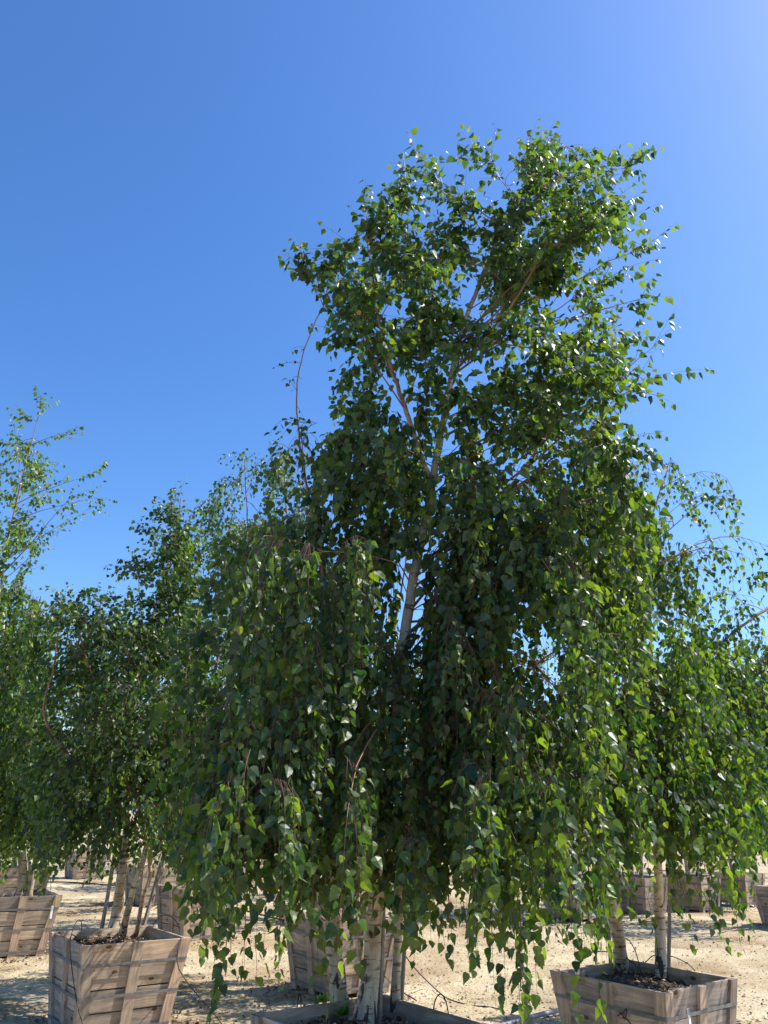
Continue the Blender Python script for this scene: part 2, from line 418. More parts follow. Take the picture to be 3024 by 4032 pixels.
for key, x, y, deg, lab, near in [
    ('C1', 0.0, 4.44, 39.3, 'nearest planter box, rim cut off by the bottom edge, holding the tall central birch', True),
    ('L1', -2.12, 7.08, 37.6, 'whole weathered planter box in the lower left with thin black tube over its corner', True),
    ('R1', 1.85, 5.88, 38.8, 'large planter box at lower right with white tag and mossy soil', True),
    ('C2', -.33, 8.78, 38.8, 'planter box behind the two white trunks of the central birch', True),
    ('L2', -4.41, 10.27, 34.2, 'planter box cut by the left edge with a white tag on its corner', False),
    ('M2', -2.52, 11.88, 42.0, 'planter box between lower left box and central birch, white tag on its right corner', False),
    ('R2', 7.31, 14.6, 38.0, 'dark shaded planter box cut by the right edge', False),
    ('L3', -6.45, 15.0, 36.0, 'planter box half hidden directly behind the one at the left edge', False),
    ('M3', -4.25, 15.9, 40.0, 'distant planter box seen behind the leaning stems of the lower left birch', False),
    ('N3', -7.6, 21.5, 37.0, 'farthest planter box at left, deep in leaf shade', False),
    ('A3', -.6, 13.9, 39.0, 'planter box hidden behind the hanging leaves at centre', False),
    ('B3', 3.7, 15.4, 38.0, 'far shaded planter box just left of the thick trunk in the right hand box', False),
    ('D3', 5.3, 16.6, 40.0, 'far planter box seen between the two trunks of the right hand box', False),
    ('E3', 6.75, 17.5, 41.0, 'far planter box right of the right hand box stake, bottom in shade', False),
    ('G3', 8.35, 18.9, 36.0, 'far planter box behind the dark one at the right edge', False)]:
    BOX[key] = make_box(x, y, deg, lab, near); BOX[key]['xy'] = (x, y)

# tags
def box_tag(px, y0, label, key, h_=.1, w_=.022):
    p = at(px[0], px[1], y0)
    t = empty('name_tag', p, BOX[key].rotation_euler[2]); tag(t, label, 'tag', 'white tags on the boxes')
    t.rotation_euler = (R(-6), 0, BOX[key].rotation_euler[2])
    link('tag_strip', pymesh('tag_strip', [(-w_/2, -.002, -h_/2), (w_/2, -.002, -h_/2), (w_/2, .001, -h_/2), (-w_/2, .001, -h_/2), (-w_/2, -.006, h_/2), (w_/2, -.006, h_/2), (w_/2, -.003, h_/2), (-w_/2, -.003, h_/2)],
         [(0, 1, 5, 4), (1, 2, 6, 5), (2, 3, 7, 6), (3, 0, 4, 7), (3, 2, 1, 0), (4, 5, 6, 7)], M['tagw']), t)
    V = []; Fc = []
    for k in range(5):
        z = h_ * (.40 - k * .07); ww = w_ * (.36 if k % 2 else .28); n = len(V)
        V += [(-ww, -.0075, z), (ww, -.0075, z), (ww, -.0075, z + .003), (-ww, -.0075, z + .003)]; Fc.append((n, n+1, n+2, n+3))
    link('print', pymesh('print', V, Fc, M['print']), t)

# ------------------------------------------------------------------ leaves
def leaf_template(lod, curl=0):
    if lod == 0:
        half = [(.17, -.035), (.33, .03), (.43, .17), (.385, .235), (.405, .35), (.335, .41), (.335, .52), (.25, .575), (.235, .69), (.14, .75), (.10, .87)]
        mid = [0, .35, .7, 1.0]
    elif lod == 1:
        half = [(.22, -.03), (.42, .18), (.36, .42), (.18, .72)]
        mid = [0, .45, 1.0]
    else:
        half = [(.38, .14), (.26, .56)]
        mid = [0, 1.0]
    V = [(0, m_) for m_ in mid]; nm = len(mid); T = []
    for s in (1, -1):
        base = len(V); V += [(s * x, y) for x, y in half]
        o = [base + i for i in range(len(half))]
        i = j = 0                    # merge the two chains into a strip
        tri = []
        while i < len(o) - 1 or j < nm - 1:
            if j < nm - 1 and (i == len(o) - 1 or mid[j + 1] < half[i + 1][1] + .12):
                tri.append((j, o[i], j + 1)); j += 1
            else:
                tri.append((j, o[i], o[i + 1])); i += 1
        T += tri if s > 0 else [(a, c, b_) for a, b_, c in tri]
    V = np.array(V, float)
    if curl: V[:, 0] *= .82 + .12 * np.sin(V[:, 1] * 6)
    Z = -(.22, .62, -.35)[curl] * np.abs(V[:, 0]) - (.13, .38, .30)[curl] * V[:, 1] ** 2 + (.03 * np.sin(V[:, 1] * 9) * np.abs(V[:, 0]) * 3 if lod == 0 else 0)
    return np.column_stack([V, Z]), np.array(T)
LT = [leaf_template(k) for k in range(3)]; LTC = [[leaf_template(k, c) for c in range(3)] for k in range(3)]
def bake_leaves(P, A, Nn, S, C, lod):
    Vs, Ts, Cs, off = [], [], [], 0
    pick = np.random.default_rng(len(P)).random(len(P)); grp = (pick > .6).astype(int) + (pick > .85)
    for c in range(3):
        mk = grp == c
        if not mk.any(): continue
        V, T, q = bake_one(P[mk], A[mk], Nn[mk], S[mk], C[mk], LTC[lod][c])
        Vs.append(V); Ts.append(T + off); Cs.append(q); off += len(V)
    return np.vstack(Vs), np.vstack(Ts), np.vstack(Cs)
def bake_one(P, A, Nn, S, C, tpl):
    t, T = tpl
    X = np.cross(A, Nn)
    V = P[:, None] + S[:, None, None] * (t[None, :, 0:1] * X[:, None] + t[None, :, 1:2] * A[:, None] + t[None, :, 2:3] * Nn[:, None])
    n = len(P); k = len(t)
    TT = (T[None] + (np.arange(n) * k)[:, None, None]).reshape(-1, 3)
    CC = np.repeat(np.column_stack([C, np.ones(n)]), k, 0)
    return V.reshape(-1, 3), TT, CC

def unit(v): return v / (np.linalg.norm(v, axis=-1, keepdims=True) + 1e-9)
class Tree:
    def __init__(s, seed): s.r = np.random.default_rng(seed); s.trunks = []; s.limbs = []; s.tw = []; s.lv = []
    def trunk(s, pts, r0, r1, K=60, pw=1.0):
        P = resample(pts, K); r = s.r
        P[1:-1] += r.normal(0, .0025, (K - 2, 3))
        t = np.linspace(0, 1, K)
        rad = r1 + (r0 - r1) * (1 - t) ** pw
        rad = rad * (1 + .35 * np.exp(-t * K / 3.5) * (r0 > .02)) * (1 + r.normal(0, .018, K))
        s.trunks.append((P, rad)); return P
    def limb(s, p0, d0, p1, r0, arch=.25, K=14, droop=0.0):
        L = np.linalg.norm(p1 - p0)
        c1 = p0 + unit(d0) * L * .42
        c2 = p1 - unit(p1 - p0) * L * .3 + np.array([0, 0, arch * L])
        t = np.linspace(0, 1, K)[:, None]
        P = (1-t)**3*p0 + 3*(1-t)**2*t*c1 + 3*(1-t)*t*t*c2 + t**3*p1
        w_ = np.cumsum(s.r.normal(0, L * .006, (K, 3)), 0); w_ -= t * w_[-1]; P = P + w_
        rad = r0 * (1 - .82 * t[:, 0])
        s.limbs.append((P, rad)); return P
    def twigs(s, S, D, L, g, K=8, rad=.0020, dens=34., zmin=None, size=(.045, .068), tl=.12, spread=.55, pal=None, sub=0.0, wob=.12, droopleaf=1.0):
        n = len(S); r = s.r
        if n == 0: return
        if zmin is not None:
            L = np.minimum(L, np.maximum(S[:, 2] - zmin, .08) * 1.05)
        P = np.zeros((n, K, 3)); P[:, 0] = S; D = unit(D); ds = (L / (K - 1))[:, None]
        g = np.broadcast_to(np.asarray(g, float), (n,))[:, None]
        for k in range(1, K):
            D = unit(D + np.array([0, 0, -1.0]) * g * ds * 3 + r.normal(0, wob, (n, 3)) * np.sqrt(ds))
            P[:, k] = P[:, k-1] + D * ds
        s.tw.append((P, rad * (1 - .75 * np.linspace(0, 1, K))[None] * np.ones((n, 1))))
        cnt = np.maximum(2, (L * dens * (1 - tl)).astype(int)); ii = np.repeat(np.arange(n), cnt)
        # spread the leaves evenly along each twig, with jitter
        start = np.concatenate([[0], np.cumsum(cnt)[:-1]]); rank = np.arange(len(ii)) - start[ii]
        t = tl + (1 - tl) * np.clip((rank + .5 + r.normal(0, .3, len(ii))) / cnt[ii], 0, 1)
        q = t * (K - 1); k0 = np.minimum(q.astype(int), K - 2); fr = (q - k0)[:, None]
        B = P[ii, k0] * (1 - fr) + P[ii, k0 + 1] * fr; Tg = unit(P[ii, k0 + 1] - P[ii, k0])
        rnd = unit(r.normal(0, 1, (len(ii), 3)) * np.array([1, 1, .5]))
        side = unit(rnd - (rnd * Tg).sum(1, keepdims=True) * Tg)
        A = unit(side * spread + Tg * .35 + np.array([0, 0, -1.0]) * (.30 + .8 * r.random((len(ii), 1))) * droopleaf)
        nr = r.normal(0, 1, (len(ii), 3)); nr[:, 2] += .5
        Nn = unit(nr - (nr * A).sum(1, keepdims=True) * A)
        B = B + side * .012 + A * .008
        sz = (size[0] + (size[1] - size[0]) * r.random(len(ii)) ** 1.3) * (1 - .35 * np.maximum(0, t - .8) / .2 * r.random(len(ii)))
        s.lv.append((B, A, Nn, sz, t))
    def from_limb(s, P, n, mode, L, zmin=None, t0=.35, **kw):
        r = s.r; K = len(P)
        t = t0 + (1 - t0) * r.random(n) ** .8; t[:max(1, n // 8)] = 1.0
        q = t * (K - 1); k0 = np.minimum(q.astype(int), K - 2); fr = (q - k0)[:, None]
        S = P[k0] * (1 - fr) + P[k0 + 1] * fr; Tg = unit(P[k0 + 1] - P[k0])
        rn = unit(r.normal(0, 1, (n, 3)))
        Ls = L[0] + (L[1] - L[0]) * r.random(n)
        if mode == 'up':
            s.twigs(S, Tg * .9 + rn * .65 + np.array([0, 0, .25]), Ls, .25 + .5 * r.random(n), zmin=zmin, wob=.25, **kw)
        elif mode == 'arch':
            s.twigs(S, Tg * .9 + rn * .6 + np.array([0, 0, .1]), Ls, 1.5 + 2.5 * r.random(n), zmin=zmin, wob=.25, **kw)
        else:
            s.twigs(S, Tg * .6 + rn * .55 + np.array([0, 0, .05]), Ls, 3.5 + 3 * r.random(n), zmin=zmin, wob=.2, **kw)
    def build(s, label, base, nleaf=0, lod_near=None, hue=(1, 1, 1), dark=1.0, group='birch trees grown in wooden boxes', yellow=.0005, tipglow=0.0, catkins=0):
        r = s.r
        base = np.asarray(base, float)
        root = empty('birch_tree', base); tag(root, label, 'tree', group)
        for P, rad in s.trunks:
            V, Q = tubes(P[None], rad[None], 12)
            rr = np.repeat(rad, 12); z = np.repeat(P[:, 2], 12)
            thin = np.clip((.021 - rr) / .009, 0, 1)
            foot = np.clip(1.10 - (z - P[0, 2]) * .9, .62, 1.10)
            c = np.column_stack([thin, foot, rr * 0, np.ones(len(rr))])
            ang = np.tile(np.arange(12), len(P)); V = V + 0
            # flutes at the foot
            o = link('trunk', trimesh('trunk', V - base, Q, M['bark'], True, c, quads=True), root)
        if s.limbs:
            Pl = np.stack([p for p, _ in s.limbs]); Rl = np.stack([q for _, q in s.limbs])
            big = Rl[:, 0] > .0105
            for k in np.nonzero(big)[0]:
                V, Q = tubes(Pl[k][None], Rl[k][None], 7)
                c = np.zeros((len(V), 4)); c[:, 0] = .95 if Rl[k, 0] < .016 else .75; c[:, 1] = .6; c[:, 3] = 1
                link('branch', trimesh('branch', V - base, Q, M['bark'], True, c, quads=True), root)
            if (~big).any():
                V, Q = tubes(Pl[~big][:, [0, 2, 4, 6, 8, 10, 12, 13]], Rl[~big][:, [0, 2, 4, 6, 8, 10, 12, 13]], 4)
                c = np.zeros((len(V), 4)); c[:, 0] = 1; c[:, 1] = .6; c[:, 3] = 1
                tag(link('thin_branches', trimesh('thin_branches', V - base, Q, M['bark'], True, c, quads=True), root), kind='stuff')
        VV = []; QQ = []; n = 0
        for P, rad in s.tw:
            if lod_near is None: P = P[::2, ::3]; rad = rad[::2, ::3] * 1.3
            elif lod_near < 1: P = P[:, [0, 2, 4, 7]]; rad = rad[:, [0, 2, 4, 7]]
            V, Q = tubes(P, rad, 3); VV.append(V); QQ.append(Q + n); n += len(V)
        tag(link('twigs', trimesh('twigs', np.vstack(VV) - base, np.vstack(QQ), M['twig'], True, quads=True), root), kind='stuff')
        B, A, Nn, S, t = [np.concatenate([q[k] for q in s.lv]) for k in range(5)]
        m_ = len(B)
        u = r.random(m_)
        c0 = np.array([.013, .042, .019]); c1 = np.array([.040, .084, .019]); c2 = np.array([.088, .142, .028])
        k = np.clip(u * 1.15, 0, 1)[:, None]
        C = np.where(k < .6, c0 + (c1 - c0) * k / .6, c1 + (c2 - c1) * (k - .6) / .4)
        young_lit = np.clip((t - .88) / .12, 0, 1)[:, None] * r.random((m_, 1)) * tipglow  # paler twig tips: young growth, plus hazy light put into the colour
        C = C * (1 - young_lit) + np.array([.16, .20, .035]) * young_lit
        C = C * np.array(hue) * dark * (.85 + .3 * r.random((m_, 1)))
        yl = r.random(m_) < yellow; C[yl] = np.array([.50, .33, .04]) * (.6 + .6 * r.random((yl.sum(), 1)))
        if catkins:
            low = np.nonzero((B[:, 2] < 2.8) & (B[:, 0] < base[0] + .1))[0]; q = r.choice(low, catkins)
            p0 = B[q]; p1 = p0 + np.array([0, 0, -1]) * (.022 + .012 * r.random((catkins, 1))) + r.normal(0, .004, (catkins, 3))
            mid = (p0 + p1) / 2; V, Q = tubes(np.stack([p0, p0 * .8 + p1 * .2, mid, p1 * .8 + p0 * .2, p1], 1), np.tile([.0005, .0038, .0044, .0036, .0004], (catkins, 1)), 6)
            tag(link('catkins', trimesh('catkins', V - base, Q, M['catkin'], True, quads=True), root), kind='stuff')
        # single out the leaves that show largest
        dist = (B - CAM) @ FWD
        pick = np.zeros(m_, bool)
        if nleaf:
            rel = B - CAM; uu = rel @ RIGHT / dist; vv = rel @ UP / dist
            inside = (np.abs(uu) < .515) & (np.abs(vv) < .69)
            cell = (np.round(uu / .012).astype(int) * 4096 + np.round(vv / .014).astype(int))
            order = np.argsort(dist)
            _, first = np.unique(cell[order], return_index=True)
            front = np.zeros(m_, bool); front[order[first]] = True
            facing = np.abs((Nn * unit(rel)).sum(1))
            score = np.where(inside & front, S / dist * (.3 + facing), 0)
            pick[np.argsort(-score)[:nleaf]] = True
        rest = ~pick
        parts = []
        if lod_near is None: parts.append((rest, 2))
        else:
            parts.append((rest & (dist < lod_near), 0)); parts.append((rest & (dist >= lod_near), 1))
        VV, TT, CC, n = [], [], [], 0
        for mk, lod in parts:
            if mk.any():
                V, T, c = bake_leaves(B[mk] - base, A[mk], Nn[mk], S[mk], C[mk], lod)
                VV.append(V); TT.append(T + n); CC.append(c); n += len(V)
        tag(link('foliage', trimesh('foliage', np.vstack(VV), np.vstack(TT), M['leaf'], False, np.vstack(CC)), root), kind='stuff')
        X = np.cross(A, Nn)
        for i in np.nonzero(pick)[0]:
            lum = C[i].sum()
            me = LEAFMESH[int(np.argmin(np.abs(LEAFLUM - lum)))]
            o = bpy.data.objects.new('leaf', me); col.objects.link(o); o.parent = root
            o.matrix_local = Matrix(((X[i, 0]*S[i], A[i, 0]*S[i], Nn[i, 0]*S[i], B[i, 0]-base[0]), (X[i, 1]*S[i], A[i, 1]*S[i], Nn[i, 1]*S[i], B[i, 1]-base[1]), (X[i, 2]*S[i], A[i, 2]*S[i], Nn[i, 2]*S[i], B[i, 2]-base[2]), (0, 0, 0, 1)))
        print(label[:40], 'leaves', m_, 'tris', sum(len(x) for x in TT))
        return root
LEAFMESH = []; LEAFLUM = []
for k in range(8):
    kk = k / 7
    c0 = np.array([.013, .042, .019]); c1 = np.array([.040, .084, .019]); c2 = np.array([.088, .142, .028])
    c = c0 + (c1 - c0) * kk / .6 if kk < .6 else c1 + (c2 - c1) * (kk - .6) / .4
    t_, T_ = LTC[0][(0, 1, 0, 0, 2, 0, 1, 0)[k]]
    LEAFMESH.append(trimesh('leaf', t_, T_, M['leaf'], False, np.tile([*c, 1], (len(t_), 1)))); LEAFLUM.append(c.sum())
LEAFLUM = np.array(LEAFLUM)

def inpoly(poly, n, r):
    poly = np.array(poly, float); lo = poly.min(0); hi = poly.max(0); out = []
    while len(out) < n:
        p = lo + (hi - lo) * r.random(2); c = False; j = len(poly) - 1
        for i in range(len(poly)):
            if (poly[i, 1] > p[1]) != (poly[j, 1] > p[1]) and p[0] < (poly[j, 0]-poly[i, 0])*(p[1]-poly[i, 1])/(poly[j, 1]-poly[i, 1]) + poly[i, 0]: c = not c
            j = i
        if c: out.append(p)
    return np.array(out)
def limb_to(T, trunkP, rads, target, slope, r0=None, arch=.1, zlo=1.2):
    """branch from the trunk point that lies `slope` * distance below the target"""
    hd = np.linalg.norm(trunkP[:, :2] - target[:2], axis=1)
    k = int(np.argmin(np.abs(trunkP[:, 2] - (target[2] - slope * hd)) + (trunkP[:, 2] < zlo) * 5))
    k = int(np.clip(k + T.r.integers(-7, 8), 3, len(trunkP) - 2))
    p0 = trunkP[k]; k1 = min(k + 3, len(trunkP) - 1)
    out = target - p0; out[2] *= .4
    d0 = unit(trunkP[k1] - trunkP[max(k-3, 0)]) * .5 + unit(out)
    L = np.linalg.norm(target - p0)
    return T.limb(p0, d0, target, r0 if r0 else min(.0105, .003 + .0042 * L) * (.65 + .5 * T.r.random()), arch)
def limb_off(T, target, arch, dmax=1.2):
    """side branch from the nearest older branch, or None when none runs close by"""
    if len(T.limbs) < 4: return None
    Pl = np.stack([p[4:11] for p, _ in T.limbs]); d = np.linalg.norm(Pl - target, axis=2) + (Pl[..., 2] > target[2] + .15) * .6
    i, j = np.unravel_index(np.argmin(d), d.shape)
    if d[i, j] > dmax or d[i, j] < .1: return None
    P, rad = T.limbs[i]; j += 4
    p0 = P[j]; d0 = unit(P[j + 1] - P[j]) * .8 + unit(target - p0) * .5
    return T.limb(p0, d0, target, min(rad[j] * .8, .0065), arch)

def crown(T, trunks, poly, yc, dy, n, mode, Lr, ntw, slope, arch=.1, zmin=None, zjit=.0, zlo=1.2, t0=.35, **kw):
    pts = inpoly(poly, n, T.r)
    for p in pts:
        y = yc + (T.r.random() * 2 - 1) * dy
        q = at(p[0], p[1], y)
        # nearest trunk in plan
        best = min(trunks, key=lambda P: np.min(np.linalg.norm(P - q, axis=1)) + .25 * T.r.random())
        P = limb_off(T, q, arch) if T.r.random() < .88 else None
        if P is None: P = limb_to(T, best, None, q, slope * (.6 + .8 * T.r.random()), arch=arch, zlo=zlo)
        zm = None if zmin is None else zmin + zjit * T.r.random(ntw)
        T.from_limb(P, ntw, mode, Lr, zmin=zm, t0=t0, **kw)

# ------------------------------------------------------------------ the tall central birch
def central():
    T = Tree(101)
    y0 = 4.42
    b1 = atz(1440, 4025, .60); b2 = atz(1342, 3985, .60); b3 = atz(1556, 3985, .60)
    def path(b, pts): return [b] + [at(u, v, y) for u, v, y in pts]
    A = T.trunk(path(b1, [(1470, 3700, b1[1]+.02), (1495, 3350, 4.3), (1545, 2950, 4.34), (1580, 2600, 4.38), (1625, 2300, 4.42), (1665, 2100, 4.46), (1698, 1930, 4.5), (1735, 1720, 4.54), (1770, 1520, 4.58), (1812, 1330, 4.62), (1875, 1150, 4.68), (1960, 950, 4.75), (2070, 740, 4.82), (2165, 520, 4.9)]), .045, .003, 90, .92)
    B = T.trunk(path(b2, [(1315, 3700, b2[1]), (1300, 3300, 4.45), (1295, 2900, 4.5), (1290, 2500, 4.5), (1262, 2200, 4.5), (1215, 1950, 4.5), (1178, 1720, 4.5), (1168, 1570, 4.5), (1186, 1420, 4.5), (1232, 1290, 4.48), (1285, 1180, 4.45)]), .045, .0035, 80, 1.9)
    Cc = T.trunk(path(b3, [(1572, 3600, b3[1]), (1620, 3100, 4.5), (1720, 2600, 4.6), (1800, 2300, 4.65), (1826, 2130, 4.68), (1822, 1950, 4.7)]), .024, .005, 40, 1.0)
    O = T.trunk([at(u, v, y) for u, v, y in [(1692, 1890, 4.5), (1650, 1770, 4.45), (1600, 1620, 4.42), (1545, 1460, 4.38), (1508, 1330, 4.35), (1478, 1190, 4.33), (1462, 1050, 4.3), (1440, 930, 4.3)]], .020, .004, 40)
    up = dict(size=(.045, .076), dens=27, tl=.1, spread=.6)
    ups = dict(size=(.045, .066), dens=22, tl=.1, spread=.6)
    # explicit tips of the upper crown: (tip u, v, y), joined to a trunk
    tips = [(1885, 540, 4.6, A), (1650, 620, 4.3, A), (1595, 690, 4.6, O), (1515, 780, 4.5, O), (1405, 830, 4.3, O), (1275, 970, 4.5, O), (1165, 990, 4.4, B),
            (2160, 540, 4.9, A), (2290, 560, 5.1, A), (2420, 570, 5.2, A), (2510, 590, 5.3, A), (2470, 830, 4.7, A), (2560, 920, 5.0, A), (2520, 1180, 4.8, A),
            (2400, 1090, 4.4, A), (2570, 1370, 4.6, A), (2590, 1480, 4.4, A), (2430, 1640, 4.3, A), (2420, 1750, 4.2, A), (1960, 800, 4.5, A), (1350, 1150, 4.0, O), (1290, 1100, 4.8, B)]
    for u, v, y, tr in tips:
        if v < 1000: v += 60; u += 45 if u < 1500 else (-15 if u > 2300 else 0)
        q = at(u, v, y)
        P = limb_to(T, tr, None, q, .75, arch=.03, zlo=2.5)
        T.from_limb(P, 13, 'up', (.16, .38), t0=.3, **up)
    # upper right mass
    crown(T, [A], [(2130, 620), (2330, 600), (2450, 700), (2400, 950), (2440, 1150), (2450, 1450), (2380, 1750), (2000, 1800), (1850, 1500), (1830, 1250), (1950, 1000), (2050, 800)], 4.75, .75, 62, 'up', (.2, .42), 13, .7, .04, **up)
    crown(T, [A], [(2080, 680), (2330, 620), (2420, 760), (2350, 1000), (2000, 1200), (1950, 1050)], 4.85, .5, 16, 'up', (.2, .4), 13, .7, .04, **up)
    # upper left mass
    crown(T, [O, A], [(1500, 850), (1640, 720), (1800, 650), (1850, 700), (1900, 900), (1850, 1150), (1720, 1350), (1560, 1500), (1350, 1450), (1300, 1150), (1380, 950)], 4.45, .65, 40, 'up', (.18, .38), 13, .7, .04, **up)
    # middle: loose, with gaps of sky
    crown(T, [O, A], [(1300, 1500), (1500, 1600), (1620, 1850), (1500, 1950), (1300, 1750)], 4.4, .5, 9, 'arch', (.2, .5), 10, .5, .1, **up)
    crown(T, [A], [(1800, 1550), (2400, 1650), (2480, 1900), (2450, 2200), (1850, 2150), (1780, 1850)], 4.6, .85, 34, 'arch', (.3, .6), 13, .4, .15, zlo=2.6, **up)
    crown(T, [B], [(1130, 1650), (1300, 1650), (1380, 1900), (1100, 2050), (1050, 1900)], 4.5, .4, 8, 'arch', (.15, .4), 6, .5, .12, size=(.035, .055), dens=20, tl=.1, spread=.6)
    crown(T, [O, A], [(1330, 1430), (1560, 1500), (1640, 1750), (1600, 2250), (1250, 2250), (1200, 1900)], 4.75, .5, 24, 'arch', (.2, .5), 11, .4, .1, zlo=2.6, **up)
    crown(T, [O, A], [(1560, 1200), (1850, 1200), (1800, 1850), (1640, 1800)], 4.3, .3, 7, 'arch', (.18, .4), 8, .4, .08, zlo=2.6, **up)
    crown(T, [A], [(1860, 1750), (2050, 1700), (2050, 2400), (1850, 2400)], 4.05, .35, 9, 'weep', (.2, .6), 10, .3, .15, zlo=2.6, **up)
    crown(T, [A, O], [(1380, 1500), (1640, 1650), (1660, 2000), (1560, 2200), (1380, 2150)], 4.3, .3, 8, 'arch', (.15, .4), 8, .4, .08, zlo=2.6, **up)
    crown(T, [A], [(1700, 1850), (1850, 1750), (1850, 2300), (1640, 2380)], 4.2, .2, 6, 'weep', (.15, .45), 7, .3, .12, zlo=2.6, **up)
    # sparse short shoots with small leaves on the thin left stem
    idx = np.arange(44, 74, 2); S = B[idx]
    T.twigs(S, unit(T.r.normal(0, 1, (len(idx), 3))) + np.array([.25, 0, .2]), .08 + .14 * T.r.random(len(idx)), 2, dens=30, size=(.02, .04))
    # weeping part
    we = dict(size=(.030, .072), dens=26, tl=.08, spread=.7)
    shoulders = [(1000, 2130), (1300, 2050), (1600, 2150), (1900, 2080), (2300, 2050), (2450, 2350), (2420, 2750), (2150, 2900), (1550, 2850), (1050, 2900), (850, 2800), (900, 2450)]
    crown(T, [A, B, Cc], shoulders, 4.4, 1.05, 50, 'weep', (.4, 1.25), 12, .25, .22, zmin=1.12, zjit=.35, zlo=1.9, t0=.45, **we)
    crown(T, [A, B], [(1050, 1850), (1350, 1950), (1540, 2050), (1500, 2350), (1020, 2350)], 4.6, .8, 13, 'weep', (.2, .7), 9, .3, .2, zlo=2.4, t0=.4, **we)
    crown(T, [A], [(1800, 1900), (2420, 1850), (2500, 2350), (1750, 2400)], 4.6, .9, 18, 'weep', (.25, .8), 10, .3, .2, zlo=2.4, t0=.4, **we)
    crown(T, [A, B, Cc], [(1250, 2300), (1600, 2400), (2080, 2300), (2080, 2850), (1250, 2900)], 4.65, .5, 22, 'weep', (.35, .9), 11, .3, .2, zmin=1.2, zjit=.4, zlo=2.0, t0=.4, **we)
    # front curtain, nearest the camera
    front = [(1050, 2350), (1500, 2300), (1950, 2350), (2150, 2700), (2300, 3050), (1900, 3150), (1300, 3200), (850, 3150), (820, 2900), (900, 2600)]
    crown(T, [A, B], front, 3.7, .4, 20, 'weep', (.4, 1.2), 11, .3, .22, zmin=1.2, zjit=.35, zlo=1.7, t0=.55, **we)
    low = [(760, 2950), (1200, 3000), (2000, 3000), (2320, 3080), (2340, 3300), (1700, 3350), (1100, 3350), (730, 3250)]
    crown(T, [A, B, Cc], low, 4.1, .95, 42, 'weep', (.3, .85), 11, .1, .18, zmin=1.05, zjit=.3, zlo=1.6, t0=.45, **we)
    # long right hand sprays sweeping down
    for u, v, y in [(2280, 2950, 3.9), (2330, 3150, 3.8), (2250, 3300, 3.6), (2380, 3050, 4.2), (2150, 3200, 3.5), (2400, 3300, 4.4), (2050, 3350, 3.6)]:
        P = limb_to(T, A, None, at(u, v, y), -.25, arch=.3, zlo=2.0, r0=.008)
        T.from_limb(P, 15, 'weep', (.3, .75), zmin=1.0 + .25 * T.r.random(15), t0=.4, **we)
    # lowest tips that hang over the sand on the right
    for u, v, L, y in [(1640, 3560, .3, 3.8), (1870, 3520, .5, 3.5), (1960, 3500, .62, 3.5), (2050, 3500, .60, 3.5), (2100, 3600, .4, 3.55), (1980, 3560, .6, 3.4), (2290, 3500, .5, 3.8), (2370, 3560, .45, 3.8), (880, 3560, .42, 3.9), (905, 3600, .38, 3.8), (1050, 3600, .3, 3.9), (1750, 3560, .3, 3.6), (1250, 3560, .45, 3.9), (1130, 3560, .3, 4.0), (1450, 3500, .35, 3.8)]:
        T.twigs(at(u, v, y)[None] + T.r.normal(0, .05, (2, 3)), np.array([[.15, 0, -1.0]]) + T.r.normal(0, .16, (2, 3)), np.array([L, L * .55]), 2.0, dens=22, size=(.036, .068), wob=.14, spread=.5)
    for u, v, y in [(800, 2480, 4.3), (860, 2250, 4.5), (760, 2700, 4.2), (900, 2120, 4.7), (740, 2900, 4.5), (780, 3050, 3.9), (2480, 2500, 4.4), (2520, 2750, 4.5), (2440, 2950, 4.0), (2500, 2250, 4.7), (2460, 3100, 4.3)]:
        P = limb_to(T, B if u < 1500 else A, None, at(u, v, y), .25, arch=.2, zlo=2.0)
        T.from_limb(P, 14, 'arch', (.25, .7), zmin=1.1, t0=.4, **we)
    # the bare forked limb on the left
    P = T.limb(at(1330, 2945, 4.45), np.array([-1, -.2, .1]), at(880, 2985, 3.7), .0135, .03)
    T.from_limb(P, 22, 'weep', (.25, .7), t0=.6, zmin=1.2, **we)
    P = T.limb(P[6], np.array([-1, -.3, .2]), at(980, 2900, 3.6), .008, .05); T.from_limb(P, 12, 'weep', (.2, .6), t0=.5, **we)
    T.build('tallest birch in the middle with two white trunks, forked crown and curtains of hanging leaves', (0, 4.44, .6), 300, 3.75, tipglow=.9, yellow=.0008, catkins=220)
central()

